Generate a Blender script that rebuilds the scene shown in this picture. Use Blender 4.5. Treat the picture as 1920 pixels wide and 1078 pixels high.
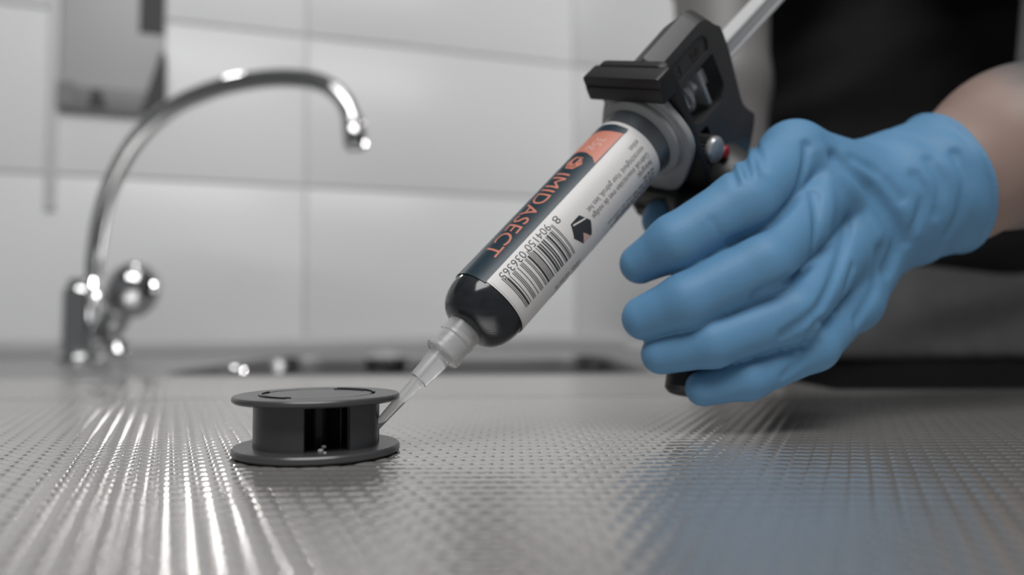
import bpy, bmesh, math, random
import numpy as np
from mathutils import Vector, Matrix

for o in list(bpy.data.objects):
    bpy.data.objects.remove(o)
S = bpy.context.scene
COL = S.collection
random.seed(4)

# ------------------------------------------------------------------ camera
FPX, PITCH, ROLL, CAMH = 1400.0, math.radians(2.9), math.radians(-0.3), 37.7      # millimetres
cam = bpy.data.cameras.new('camera')
camo = bpy.data.objects.new('camera', cam)
COL.objects.link(camo)
cam.sensor_width = 36.0
cam.lens = FPX / 1920 * 36.0
cam.clip_start = 0.004
cam.clip_end = 30
cam.dof.use_dof = True
cam.dof.focus_distance = 0.224
cam.dof.aperture_fstop = 5.2
camo.matrix_world = (Matrix.Translation((0, 0, CAMH / 1000)) @ Matrix.Rotation(math.pi / 2 + PITCH, 4, 'X')
                     @ Matrix.Rotation(ROLL, 4, 'Z'))
S.camera = camo
S.view_settings.view_transform = 'Standard'
S.view_settings.look = 'None'
S.view_settings.gamma = 1
S.view_settings.use_curve_mapping = False
S.view_settings.exposure = 0.1

# ------------------------------------------------------------------ world and lamps
W = bpy.data.worlds.new('room_light')
S.world = W
W.use_nodes = True
W.node_tree.nodes['Background'].inputs[0].default_value = (0.95, 0.97, 1.0, 1)
W.node_tree.nodes['Background'].inputs[1].default_value = 0.13


def area(name, loc, target, sx, sy, power, shape='RECTANGLE'):
    l = bpy.data.lights.new(name, 'AREA')
    l.shape = shape
    l.size = sx
    if shape == 'RECTANGLE':
        l.size_y = sy
    l.energy = power
    o = bpy.data.objects.new(name, l)
    COL.objects.link(o)
    o.location = loc
    o.rotation_euler = (Vector(target) - Vector(loc)).to_track_quat('-Z', 'Y').to_euler()
    return o


area('ceiling_tube_lamp', (0.0, -0.55, 1.35), (-0.05, 0.6, 0.1), 1.4, 0.6, 23)
area('ceiling_panel_lamp', (0.1, 0.35, 1.55), (0.1, 0.35, 0), 0.5, 0.3, 2)
area('wall_spot_lamp', (-0.45, 0.93, 0.54), (-0.15, 0.3, 0), 0.04, 0.04, 0.22, 'DISK')
area('window_lamp', (1.12, 1.45, 0.34), (-0.45, 0.85, 0.15), 0.18, 0.18, 8.0, 'DISK')


# ------------------------------------------------------------------ materials
def mat(name, col, rough=0.5, metal=0.0, trans=0.0, ior=1.45, coat=0.0, noise=None, bump=None, spec=None, sss=0):
    m = bpy.data.materials.new(name)
    m.use_nodes = True
    nt = m.node_tree
    b = nt.nodes['Principled BSDF']
    b.inputs['Base Color'].default_value = (*col, 1)
    b.inputs['Roughness'].default_value = rough
    b.inputs['Metallic'].default_value = metal
    b.inputs['Transmission Weight'].default_value = trans
    b.inputs['IOR'].default_value = ior
    b.inputs['Coat Weight'].default_value = coat
    if spec is not None:
        b.inputs['Specular IOR Level'].default_value = spec
    if sss:
        b.inputs['Subsurface Weight'].default_value = sss
        b.inputs['Subsurface Scale'].default_value = 0.004
    tc = nt.nodes.new('ShaderNodeTexCoord')
    if noise:                       # (scale, amount): mottled colour
        n = nt.nodes.new('ShaderNodeTexNoise')
        n.inputs['Scale'].default_value = noise[0]
        n.inputs['Detail'].default_value = 4
        nt.links.new(tc.outputs['Object'], n.inputs['Vector'])
        mx = nt.nodes.new('ShaderNodeMix')
        mx.data_type = 'RGBA'
        a = noise[1]
        mx.inputs[6].default_value = (*[c * (1 - a) for c in col], 1)
        mx.inputs[7].default_value = (*[min(1, c * (1 + a)) for c in col], 1)
        nt.links.new(n.outputs['Fac'], mx.inputs[0])
        nt.links.new(mx.outputs[2], b.inputs['Base Color'])
    if bump:                        # (scale, strength, distance)
        n = nt.nodes.new('ShaderNodeTexNoise')
        n.inputs['Scale'].default_value = bump[0]
        n.inputs['Detail'].default_value = 3
        nt.links.new(tc.outputs['Object'], n.inputs['Vector'])
        bp = nt.nodes.new('ShaderNodeBump')
        bp.inputs['Strength'].default_value = bump[1]
        bp.inputs['Distance'].default_value = bump[2]
        nt.links.new(n.outputs['Fac'], bp.inputs['Height'])
        nt.links.new(bp.outputs['Normal'], b.inputs['Normal'])
    return m


def g(v):                            # sRGB byte grey -> linear triple
    v /= 255
    v = v / 12.92 if v < 0.04045 else ((v + 0.055) / 1.055) ** 2.4
    return (v, v, v)


def rgb(r, gg, b):
    return (g(r)[0], g(gg)[0], g(b)[0])


M = dict(
    steel=mat('embossed_steel', (0.61, 0.59, 0.57), 0.10, 0.78, noise=(60, 0.06)),
    steel2=mat('brushed_steel', (0.42, 0.42, 0.42), 0.36, 1.0, noise=(30, 0.08)),
    satin=mat('satin_steel', (0.48, 0.48, 0.48), 0.45, 0.35, noise=(30, 0.05)),
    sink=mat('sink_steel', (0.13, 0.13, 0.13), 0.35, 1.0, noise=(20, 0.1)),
    chrome=mat('chrome', (0.62, 0.62, 0.62), 0.06, 1.0),
    tile=mat('glazed_tile', (0.70, 0.70, 0.70), 0.3, noise=(3, 0.02), spec=0.3),
    grout=mat('grout', (0.58, 0.58, 0.58), 0.9, noise=(200, 0.15)),
    panel=mat('grey_plastic', (0.38, 0.38, 0.38), 0.45, noise=(8, 0.04)),
    panel2=mat('mid_grey_plastic', (0.17, 0.17, 0.17), 0.5, noise=(8, 0.06)),
    dark=mat('dark_marking', (0.035, 0.035, 0.035), 0.6, noise=(40, 0.1)),
    duct=mat('cable_duct', (0.52, 0.52, 0.52), 0.5, noise=(20, 0.05)),
    unseen_dark=mat('unseen_dark_tone', (0.07, 0.07, 0.07), 0.7, noise=(4, 0.1)),  # tone of the added upper slab, kept dark for reflections in the drainboard
    floor=mat('floor_vinyl', (0.25, 0.25, 0.25), 0.6, noise=(5, 0.1)),
    ceil=mat('ceiling_paint', (0.45, 0.45, 0.45), 0.9, noise=(5, 0.03)),
    station=mat('station_plastic', (0.05, 0.05, 0.052), 0.27, bump=(3500, 0.05, 0.0002)),
    station_in=mat('station_inner', (0.012, 0.012, 0.013), 0.22, noise=(200, 0.2)),
    gel=mat('bait_gel_residue', (0.4, 0.4, 0.4), 0.15, noise=(500, 0.2)),
    gun=mat('gun_plastic', (0.036, 0.036, 0.037), 0.42, bump=(2600, 0.10, 0.0002)),
    gun2=mat('gun_plastic_black', (0.009, 0.009, 0.0095), 0.5, bump=(2600, 0.1, 0.0002)),
    clear=mat('clear_polymer', (0.74, 0.74, 0.74), 0.22, 0, 0.72, 1.32, noise=(150, 0.03)),
    frost=mat('frosted_polymer', (0.42, 0.43, 0.44), 0.3, 0, 0.35, 1.35, noise=(150, 0.06)),
    rod=mat('milky_polymer', (0.52, 0.52, 0.52), 0.35, 0, 0.1, 1.4, noise=(150, 0.04)),
    barrel=mat('filled_barrel', (0.018, 0.021, 0.024), 0.12, 0, 0, 1.45, coat=0.1, noise=(120, 0.7)),
    collar=mat('barrel_collar', (0.075, 0.085, 0.093), 0.2, 0, 0, 1.5, coat=0.2, noise=(90, 0.3)),
    paper=mat('label_white', (0.60, 0.585, 0.575), 0.42, noise=(80, 0.03)),
    navy=mat('label_navy', (0.014, 0.030, 0.042), 0.4, noise=(120, 0.2)),
    orange=mat('label_orange', (0.50, 0.19, 0.135), 0.42, noise=(120, 0.06)),
    pink=mat('label_pink', (0.55, 0.36, 0.32), 0.45, noise=(120, 0.06)),
    ink=mat('label_ink', (0.030, 0.034, 0.038), 0.45, noise=(120, 0.2)),
    ink2=mat('label_ink_grey', (0.10, 0.10, 0.105), 0.45, noise=(120, 0.2)),
    red=mat('red_plastic', (0.35, 0.02, 0.02), 0.4, noise=(100, 0.1)),
    spring=mat('spring_steel', (0.45, 0.45, 0.45), 0.3, 0.6, noise=(100, 0.05)),
    glove=mat('nitrile_glove', (0.092, 0.22, 0.37), 0.55, noise=(55, 0.07), bump=(900, 0.10, 0.0006), spec=0.35),
    shirt=mat('black_cotton', (0.011, 0.011, 0.0115), 0.9, noise=(60, 0.25), bump=(700, 0.2, 0.001), spec=0.2),
    under=mat('grey_cotton', (0.11, 0.11, 0.11), 0.9, noise=(60, 0.2), bump=(700, 0.2, 0.001), spec=0.2),
    trous=mat('charcoal_denim', (0.014, 0.014, 0.015), 0.9, noise=(80, 0.25), bump=(900, 0.2, 0.001), spec=0.2),
)


def skin_mat():
    m = mat('tattooed_skin', (0.3, 0.2, 0.16), 0.5)
    nt = m.node_tree
    b = nt.nodes['Principled BSDF']
    tc = nt.nodes.new('ShaderNodeTexCoord')
    n = nt.nodes.new('ShaderNodeTexNoise')
    n.inputs['Scale'].default_value = 9
    n.inputs['Detail'].default_value = 2
    w = nt.nodes.new('ShaderNodeTexWave')
    w.wave_type = 'RINGS'
    w.inputs['Scale'].default_value = 9
    w.inputs['Distortion'].default_value = 7
    w.inputs['Detail'].default_value = 1.5
    nt.links.new(tc.outputs['Object'], n.inputs['Vector'])
    nt.links.new(tc.outputs['Object'], w.inputs['Vector'])
    # tattoo ink lies on the upper forearm (a band along x), none near the wrist
    sx = nt.nodes.new('ShaderNodeSeparateXYZ')
    nt.links.new(tc.outputs['Object'], sx.inputs[0])
    mr = nt.nodes.new('ShaderNodeMapRange')
    mr.inputs[1].default_value = 0.196 - 0.44
    mr.inputs[2].default_value = 0.218 - 0.44
    nt.links.new(sx.outputs[0], mr.inputs[0])
    mr2 = nt.nodes.new('ShaderNodeMapRange')          # the other arm is greyer than the wrist
    mr2.inputs[1].default_value = 0.42 - 0.76
    mr2.inputs[2].default_value = 0.46 - 0.76
    nt.links.new(sx.outputs[1], mr2.inputs[0])
    mxx = nt.nodes.new('ShaderNodeMath')
    mxx.operation = 'MAXIMUM'
    nt.links.new(mr.outputs[0], mxx.inputs[0])
    nt.links.new(mr2.outputs[0], mxx.inputs[1])
    rp = nt.nodes.new('ShaderNodeValToRGB')
    rp.color_ramp.elements[0].position = 0.50
    rp.color_ramp.elements[0].color = (0, 0, 0, 1)
    rp.color_ramp.elements[1].position = 0.68
    rp.color_ramp.elements[1].color = (1, 1, 1, 1)
    nt.links.new(w.outputs['Fac'], rp.inputs[0])
    mul = nt.nodes.new('ShaderNodeMath')
    mul.operation = 'MULTIPLY'
    nt.links.new(rp.outputs[0], mul.inputs[0])
    nt.links.new(mr.outputs[0], mul.inputs[1])
    base = nt.nodes.new('ShaderNodeMix')
    base.data_type = 'RGBA'
    base.inputs[6].default_value = (0.235, 0.165, 0.14, 1)
    base.inputs[7].default_value = (0.15, 0.143, 0.14, 1)
    nt.links.new(mxx.outputs[0], base.inputs[0])
    ink = nt.nodes.new('ShaderNodeMix')
    ink.data_type = 'RGBA'
    ink.inputs[7].default_value = (0.055, 0.058, 0.06, 1)
    nt.links.new(mul.outputs[0], ink.inputs[0])
    nt.links.new(base.outputs[2], ink.inputs[6])
    nt.links.new(ink.outputs[2], b.inputs['Base Color'])
    return m


M['skin'] = skin_mat()


# ------------------------------------------------------------------ helpers (all lengths in millimetres, world space)
def A(*v):
    return np.array(v, float)


def pt(px, py, d):
    """point of the place seen at photograph pixel (px, py), d mm away along the camera's axis"""
    X, Y = px - 960, py - 539
    cr, sr = math.cos(-ROLL), math.sin(-ROLL)
    X, Y = X * cr - Y * sr, X * sr + Y * cr
    x, u = X / FPX, -Y / FPX
    c, s = math.cos(PITCH), math.sin(PITCH)
    return A(x * d, (c - u * s) * d, CAMH + (s + u * c) * d)


def nrm(v):
    v = np.asarray(v, float)
    return v / np.linalg.norm(v)


ORG = {}


def thing(name, label, cat, loc, group=None):
    o = bpy.data.objects.new(name, None)
    COL.objects.link(o)
    o.empty_display_size = 0.01
    o.location = [c / 1000 for c in loc]
    o['label'] = label
    o['category'] = cat
    if group:
        o['group'] = group
    ORG[o] = A(*loc)
    return o


def link(name, me, material, parent, org, smooth):
    if material is not None:
        me.materials.append(material)
    if smooth is not None:
        for p in me.polygons:
            p.use_smooth = True
        if smooth is not True:
            me.set_sharp_from_angle(angle=math.radians(smooth))
    o = bpy.data.objects.new(name, me)
    COL.objects.link(o)
    if parent is not None:
        o.parent = parent
        ORG[o] = ORG[parent]
    else:
        o.location = [c / 1000 for c in org]
        ORG[o] = A(*org)
    return o


def mk(name, verts, faces, material, parent=None, org=(0, 0, 0), smooth=35):
    og = ORG[parent] if parent is not None else A(*org)
    v = (np.asarray(verts, float) - og) / 1000
    me = bpy.data.meshes.new(name)
    me.from_pydata(v.tolist(), [], [list(map(int, f)) for f in faces])
    me.validate()
    me.update()
    return link(name, me, material, parent, org, smooth)


def mkbm(name, bm, material, parent=None, org=(0, 0, 0), smooth=35):
    og = ORG[parent] if parent is not None else A(*org)
    for v in bm.verts:
        v.co = (v.co - Vector(og)) / 1000
    bmesh.ops.recalc_face_normals(bm, faces=bm.faces)
    me = bpy.data.meshes.new(name)
    bm.to_mesh(me)
    bm.free()
    return link(name, me, material, parent, org, smooth)


def basis(ax):
    ax = nrm(ax)
    h = A(0, 0, 1) if abs(ax[2]) < 0.9 else A(1, 0, 0)
    e1 = nrm(np.cross(h, ax))
    return e1, np.cross(ax, e1), ax


def lathe(prof, o, ax, n=48, frame=None, cap=True):
    """prof: list of (r, s); revolve round axis ax from o"""
    e1, e2, ax = frame or basis(ax)
    o = np.asarray(o, float)
    V, Fc = [], []
    for r, s in prof:
        for i in range(n):
            t = 2 * math.pi * i / n
            V.append(o + ax * s + r * (math.cos(t) * e1 + math.sin(t) * e2))
    m = len(prof)
    for j in range(m - 1):
        for i in range(n):
            k = (i + 1) % n
            Fc.append((j * n + i, j * n + k, (j + 1) * n + k, (j + 1) * n + i))
    if cap:
        Fc.append(tuple(range(n - 1, -1, -1)))
        Fc.append(tuple((m - 1) * n + i for i in range(n)))
    return V, Fc


def tube(path, rad, n=20, cap=True):
    P = [np.asarray(p, float) for p in path]
    if not hasattr(rad, '__len__'):
        rad = [rad] * len(P)
    V, Fc = [], []
    t0 = nrm(P[1] - P[0])
    e1, e2, _ = basis(t0)
    for j, p in enumerate(P):
        t = nrm(P[min(j + 1, len(P) - 1)] - P[max(j - 1, 0)])
        e1 = nrm(e1 - t * (e1 @ t))
        e2 = np.cross(t, e1)
        for i in range(n):
            q = 2 * math.pi * i / n
            V.append(p + rad[j] * (math.cos(q) * e1 + math.sin(q) * e2))
    for j in range(len(P) - 1):
        for i in range(n):
            k = (i + 1) % n
            Fc.append((j * n + i, j * n + k, (j + 1) * n + k, (j + 1) * n + i))
    if cap:
        Fc.append(tuple(range(n - 1, -1, -1)))
        Fc.append(tuple((len(P) - 1) * n + i for i in range(n)))
    return V, Fc


def spline(pts, n=8):
    P = [np.asarray(p, float) for p in pts]
    P = [2 * P[0] - P[1]] + P + [2 * P[-1] - P[-2]]
    out = []
    for i in range(1, len(P) - 2):
        for k in range(n):
            t = k / n
            out.append(0.5 * (2 * P[i] + (P[i + 1] - P[i - 1]) * t + (2 * P[i - 1] - 5 * P[i] + 4 * P[i + 1] - P[i + 2]) * t * t
                              + (3 * P[i] - P[i - 1] - 3 * P[i + 1] + P[i + 2]) * t ** 3))
    out.append(P[-2])
    return out


def merge(*parts):
    V, Fc = [], []
    for v, f in parts:
        b = len(V)
        V += list(v)
        Fc += [tuple(i + b for i in q) for q in f]
    return V, Fc


def prism_bm(outline, o, e1, e2, ex, t0, t1, bev=0.0, seg=2):
    """outline in (e1,e2) extruded along ex from t0 to t1"""
    bm = bmesh.new()
    o, e1, e2, ex = map(lambda q: np.asarray(q, float), (o, e1, e2, ex))
    lo = [bm.verts.new(o + x * e1 + y * e2 + t0 * ex) for x, y in outline]
    hi = [bm.verts.new(o + x * e1 + y * e2 + t1 * ex) for x, y in outline]
    n = len(lo)
    bm.faces.new(lo[::-1])
    bm.faces.new(hi)
    for i in range(n):
        bm.faces.new((lo[i], lo[(i + 1) % n], hi[(i + 1) % n], hi[i]))
    bmesh.ops.recalc_face_normals(bm, faces=bm.faces)
    if bev:
        bmesh.ops.bevel(bm, geom=list(bm.edges), offset=bev, segments=seg, affect='EDGES', profile=0.5, clamp_overlap=True)
    return bm


def box_bm(o, e1, e2, e3, r1, r2, r3, bev=0.0, seg=2):
    return prism_bm([(r1[0], r2[0]), (r1[1], r2[0]), (r1[1], r2[1]), (r1[0], r2[1])], o, e1, e2, e3, r3[0], r3[1], bev, seg)


def rounded(poly, radii, n=6):
    """round the corners of a 2D polygon"""
    out = []
    m = len(poly)
    for i in range(m):
        p0, p, p1 = A(*poly[i - 1]), A(*poly[i]), A(*poly[(i + 1) % m])
        r = radii[i] if hasattr(radii, '__len__') else radii
        if r <= 0:
            out.append(tuple(p))
            continue
        d0, d1 = nrm(p0 - p), nrm(p1 - p)
        a = p + d0 * r
        b = p + d1 * r
        for k in range(n + 1):
            t = k / n
            out.append(tuple((1 - t) ** 2 * a + 2 * t * (1 - t) * p + t * t * b))
    return out


def boolean(bm, cutters):
    """bm minus each cutter bmesh, baked"""
    def tmp(b):
        me = bpy.data.meshes.new('t')
        b.to_mesh(me)
        b.free()
        o = bpy.data.objects.new('t', me)
        COL.objects.link(o)
        return o
    base = tmp(bm)
    cs = [tmp(c) for c in cutters]
    for c in cs:
        md = base.modifiers.new('b', 'BOOLEAN')
        md.operation = 'DIFFERENCE'
        md.solver = 'EXACT'
        md.object = c
    dg = bpy.context.evaluated_depsgraph_get()
    me = bpy.data.meshes.new_from_object(base.evaluated_get(dg))
    out = bmesh.new()
    out.from_mesh(me)
    for o in [base] + cs:
        bpy.data.objects.remove(o)
    return out


# ---- implicit surfaces: bodies, gloves and cloth grown as one continuous skin
def cap_sdf(P, a, b, ra, rb):
    a, b = np.asarray(a, np.float32), np.asarray(b, np.float32)
    ab = b - a
    d = P - a
    t = np.clip((d @ ab) / float(ab @ ab), 0, 1)
    q = d - t[..., None] * ab
    return np.sqrt((q * q).sum(-1)) - (ra + (rb - ra) * t).astype(np.float32)


def chain(P, pts, rad, k=2.0):
    d = None
    for i in range(len(pts) - 1):
        c = cap_sdf(P, pts[i], pts[i + 1], rad[i], rad[i + 1])
        d = c if d is None else smin(d, c, k)
    return d


def smin(a, b, k):
    h = np.maximum(k - np.abs(a - b), 0) / k
    return np.minimum(a, b) - h * h * k * 0.25


def smax(a, b, k):
    return -smin(-a, -b, k)


def surfnet(fn, lo, hi, res):
    ax = [np.arange(l, h + res, res, dtype=np.float32) for l, h in zip(lo, hi)]
    nx, ny, nz = map(len, ax)
    V = np.empty((nx, ny, nz), np.float32)
    step = max(1, int(400000 / (ny * nz)))
    for i in range(0, nx, step):
        gx = np.stack(np.meshgrid(ax[0][i:i + step], ax[1], ax[2], indexing='ij'), -1)
        V[i:i + step] = fn(gx)
    ins = V < 0
    cnt = np.zeros((nx - 1, ny - 1, nz - 1), np.int8)
    for a in (0, 1):
        for b in (0, 1):
            for c in (0, 1):
                cnt += ins[a:nx - 1 + a, b:ny - 1 + b, c:nz - 1 + c]
    act = (cnt > 0) & (cnt < 8)
    I = np.argwhere(act)
    idx = -np.ones(act.shape, np.int64)
    idx[act] = np.arange(len(I))
    acc = np.zeros((len(I), 3))
    num = np.zeros(len(I))
    cor = [(a, b, c) for a in (0, 1) for b in (0, 1) for c in (0, 1)]
    for p in cor:
        for d in range(3):
            if p[d]:
                continue
            q = list(p)
            q[d] = 1
            v0 = V[I[:, 0] + p[0], I[:, 1] + p[1], I[:, 2] + p[2]]
            v1 = V[I[:, 0] + q[0], I[:, 1] + q[1], I[:, 2] + q[2]]
            m = (v0 < 0) != (v1 < 0)
            t = np.where(m, v0 / np.where(m, v0 - v1, 1), 0)
            c = np.repeat(A(*p)[None], len(I), 0)
            c[:, d] += t
            acc[m] += c[m]
            num[m] += 1
    ver = (I + acc / num[:, None]) * res + A(*lo)
    faces = []
    for d in range(3):
        e, f = (d + 1) % 3, (d + 2) % 3
        s0 = [slice(1, n - 1) for n in (nx, ny, nz)]
        s1 = list(s0)
        s0[d] = slice(0, (nx, ny, nz)[d] - 1)
        s1[d] = slice(1, (nx, ny, nz)[d])
        a, b = ins[tuple(s0)], ins[tuple(s1)]
        for flip in (0, 1):
            J = np.argwhere((a & ~b) if not flip else (~a & b))
            off = np.ones(3, int)
            off[d] = 0
            J = J + off
            quad = []
            for de, df in ((1, 1), (0, 1), (0, 0), (1, 0)):
                K = J.copy()
                K[:, e] -= de
                K[:, f] -= df
                quad.append(idx[K[:, 0], K[:, 1], K[:, 2]])
            quad = np.stack(quad, 1)
            faces.append(quad if not flip else quad[:, ::-1])
    return ver, np.concatenate(faces)


def mknet(name, fn, lo, hi, res, material, parent, relax=1):
    v, f = surfnet(fn, lo, hi, res)
    n = len(v)
    for _ in range(relax):
        s = np.zeros_like(v)
        c = np.zeros(n)
        for i in range(4):
            for j in ((i + 1) % 4, (i + 3) % 4):
                np.add.at(s, f[:, i], v[f[:, j]])
                np.add.at(c, f[:, i], 1)
        v = 0.5 * v + 0.5 * s / c[:, None]
    me = bpy.data.meshes.new(name)
    vv = (v - ORG[parent]) / 1000
    me.vertices.add(n)
    me.vertices.foreach_set('co', vv.astype(np.float32).ravel())
    me.loops.add(len(f) * 4)
    me.loops.foreach_set('vertex_index', f.astype(np.int32).ravel())
    me.polygons.add(len(f))
    me.polygons.foreach_set('loop_start', np.arange(0, len(f) * 4, 4, dtype=np.int32))
    me.update(calc_edges=True)
    me.validate()
    return link(name, me, material, parent, (0, 0, 0), True)


# ------------------------------------------------------------------ the setting
X_, Y_, Z_ = A(1, 0, 0), A(0, 1, 0), A(0, 0, 1)
WD, WN = nrm(A(0.952, 0.307, 0)), nrm(A(0.307, -0.952, 0))      # along the tiled wall, out of it
W0 = A(-306, 1100, 0)


def wp(t, z, out=0):
    return W0 + WD * t + WN * out + Z_ * z


def struct(o):
    o['kind'] = 'structure'
    return o


FLOOR = -900
bm = box_bm(W0, WD, Z_, WN, (-1500, 2600), (FLOOR, 1620), (-80, -4))
wall = struct(mkbm('wall_back', bm, M['grout'], org=W0 + Z_ * FLOOR))
TW, TH = 433, 228
for row in range(-1, 3):
    for c in range(-2, 3):
        t0, z0 = c * TW, 17 + row * TH
        bm = box_bm(W0, WD, Z_, WN, (t0 + 1.6, t0 + TW - 1.6), (z0 + 1.6, z0 + TH - 1.6), (-4, 0.0), 1.0, 2)
        mkbm('tile', bm, M['tile'], wall)
bm = box_bm(W0, WD, Z_, WN, (-1500, 2600), (702, 1600), (-4, 6), 1)
struct(mkbm('unseen_dark_slab', bm, M['unseen_dark'], org=wp(0, 702)))  # unseen dark slab added above the tiles so embossed cells reflect dark
struct(mkbm('floor', box_bm(A(0, 0, FLOOR), X_, Y_, Z_, (-2600, 2600), (-2000, 2300), (-20, 0)), M['floor'], org=(0, 0, FLOOR)))
struct(mkbm('ceiling', box_bm(A(0, 0, 1600), X_, Y_, Z_, (-2600, 2600), (-2000, 2300), (0, 20)), M['ceil'], org=(0, 0, 1600)))

# ------------------------------------------------------------------ sink unit with embossed drainboard
SU = thing('sink_unit', 'grey stainless steel worktop with honeycomb embossed drainboard and sunken bowl', 'worktop', (0, 300, FLOOR))
PX, PY = 5.5, 6.0                   # pitch of the embossed cells across, between staggered rows
xa, xb, ya, yb = -520, 560, 92, 562


def emboss(XX, YY):
    """height of the pressed sheet: pillow-like hexagonal cells with narrow grooves"""
    best = np.full(XX.shape, 9.0)
    bx, by = np.zeros(XX.shape), np.zeros(XX.shape)
    for ox, oy in ((0, 0), (0.5, 1)):
        ux = XX / PX - ox
        uy = YY / PY / 2 - oy / 2
        ux -= np.round(ux)
        uy -= np.round(uy)
        ux, uy = np.abs(ux) * 2, np.abs(uy) * 2 * 1.732
        q = np.maximum(ux, 0.5 * ux + 0.866 * uy)
        m = q < best
        best = np.where(m, q, best)
        bx, by = np.where(m, ux, bx), np.where(m, uy * 0.866, by)
    best = np.clip(best, 0, 1.05)
    h = -0.11 * bx ** 2 - 0.52 * by ** 2 * (1 - 0.7 * np.minimum(bx, 1) ** 2) - 0.22 * best ** 8
    h += 0.06 * np.sin(XX * 0.021 + 1.3) * np.sin(YY * 0.027)       # slight waviness of the pressed sheet
    return h - 0.10


def emboss_grid(step, inside, y0, y1, base=0):
    xs = np.arange(xa, xb, PX / step)
    ys = np.arange(y0, y1 + 0.01, PY / step)
    XX, YY = np.meshgrid(xs, ys, indexing='xy')
    V = np.stack([XX, YY, emboss(XX, YY)], -1).reshape(-1, 3)
    cx, cy = XX[:-1, :-1] + PX / step / 2, YY[:-1, :-1] + PY / step / 2
    wedge = (np.abs(cx) < 0.74 * cy + 70) & (cy < 400)
    kq = (wedge if inside else ~wedge) & ~((cx > 185) & (cy > 430))
    idx = np.arange(XX.size).reshape(XX.shape)
    Fq = np.stack([idx[:-1, :-1][kq], idx[:-1, 1:][kq], idx[1:, 1:][kq], idx[1:, :-1][kq]], 1)
    used = np.zeros(len(V), bool)
    used[Fq.ravel()] = True
    rem = np.cumsum(used) - 1
    return V[used], rem[Fq]


Va, Fa = emboss_grid(10, True, ya, yb)
Vb, Fb = emboss_grid(5, False, ya, yb)
V = np.concatenate([Va, Vb])
Fq = np.concatenate([Fa, Fb + len(Va)])
me = bpy.data.meshes.new('embossed_drainboard')
me.vertices.add(len(V))
me.vertices.foreach_set('co', ((V - ORG[SU]) / 1000).astype(np.float32).ravel())
me.loops.add(len(Fq) * 4)
me.loops.foreach_set('vertex_index', Fq.astype(np.int32).ravel())
me.polygons.add(len(Fq))
me.polygons.foreach_set('loop_start', np.arange(0, len(Fq) * 4, 4, dtype=np.int32))
me.update(calc_edges=True)
o = link('embossed_drainboard', me, M['steel'], SU, (0, 0, 0), True)
o['label'] = 'honeycomb embossed steel drainboard'

# smooth steel around the bowl, the bowl, the edge of the worktop and the cupboard below
BX0, BX1, BY0, BY1 = -285, 110, 596, 920
slab = prism_bm([(-900, 561.5), (185, 561.5), (185, 1235), (-900, 893)], A(0, 0, 0), X_, Y_, Z_, -30, -0.3)
hole = prism_bm(rounded([(BX0, BY0), (BX1, BY0), (BX1, BY1), (BX0, BY1)], 55, 8), A(0, 0, 0), X_, Y_, Z_, -60, 30)
mkbm('sink_surround', boolean(slab, [hole]), M['steel2'], SU, smooth=30)
rings = []
for z, ins, r in ((0.4, -5, 58), (0.9, -2, 56), (0.2, 0, 55), (-6, 2, 54), (-120, 9, 52), (-150, 18, 48), (-160, 40, 40)):
    rings.append([A(x, y, z) for x, y in rounded([(BX0 + ins, BY0 + ins), (BX1 - ins, BY0 + ins), (BX1 - ins, BY1 - ins), (BX0 + ins, BY1 - ins)], r, 8)])
V, Fc = [], []
for rg in rings:
    V += rg
n = len(rings[0])
for j in range(len(rings) - 1):
    for i in range(n):
        Fc.append((j * n + i, (j + 1) * n + i, (j + 1) * n + (i + 1) % n, j * n + (i + 1) % n))
Fc.append(tuple((len(rings) - 1) * n + i for i in range(n))[::-1])
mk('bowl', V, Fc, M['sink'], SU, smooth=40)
mkbm('front_edge', prism_bm([(-900, -80), (560, -80), (560, 430), (185, 430), (185, 561.5), (-900, 561.5)], A(0, 0, 0), X_, Y_, Z_, -30, -1.2), M['steel2'], SU)
mkbm('cupboard', prism_bm([(-880, -60), (540, -60), (540, 410), (165, 410), (165, 500), (-880, 500)], A(0, 0, 0), X_, Y_, Z_, FLOOR, -30.5), M['panel'], SU)
bm = box_bm(W0, WD, Z_, WN, (-620, 520), (-2, 21), (0.6, 9), 1.5, 2)
mkbm('upstand', bm, M['satin'], SU)

# things in and behind the bowl
o = thing('overflow_pipe', 'short chrome overflow standpipe in the left side of the sink bowl', 'pipe', (-246, 665, -160))
b = ORG[o]
v, f = lathe([(7.5, 0), (7.5, 150), (9.5, 151), (9.5, 160), (8, 163), (5, 163.5)], b, Z_, 32)
mk('pipe', v, f, M['chrome'], o)
v, f = lathe([(15, 0), (15, 4), (13, 6), (7, 6.5)], b, Z_, 32)
mk('foot', v, f, M['chrome'], o)
o = thing('strainer_basket', 'shiny steel strainer hanging at the back of the sink bowl', 'strainer', (-148, 912, -40))
b = ORG[o]
v, f = lathe([(6, 0), (19, 4), (23, 16), (24, 36), (26, 38), (26, 41), (22, 43), (10, 47), (3, 48)], b - Y_ * 30, Z_, 32)
mk('basket', v, f, M['chrome'], o)
v, f = tube(spline([b - Y_ * 14 + Z_ * 38, b - Y_ * 2 + Z_ * 44, b + Y_ * 14 + Z_ * 43, b + Y_ * 16 + Z_ * 41]), 1.6, 10)
mk('hook', v, f, M['chrome'], o)

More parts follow.
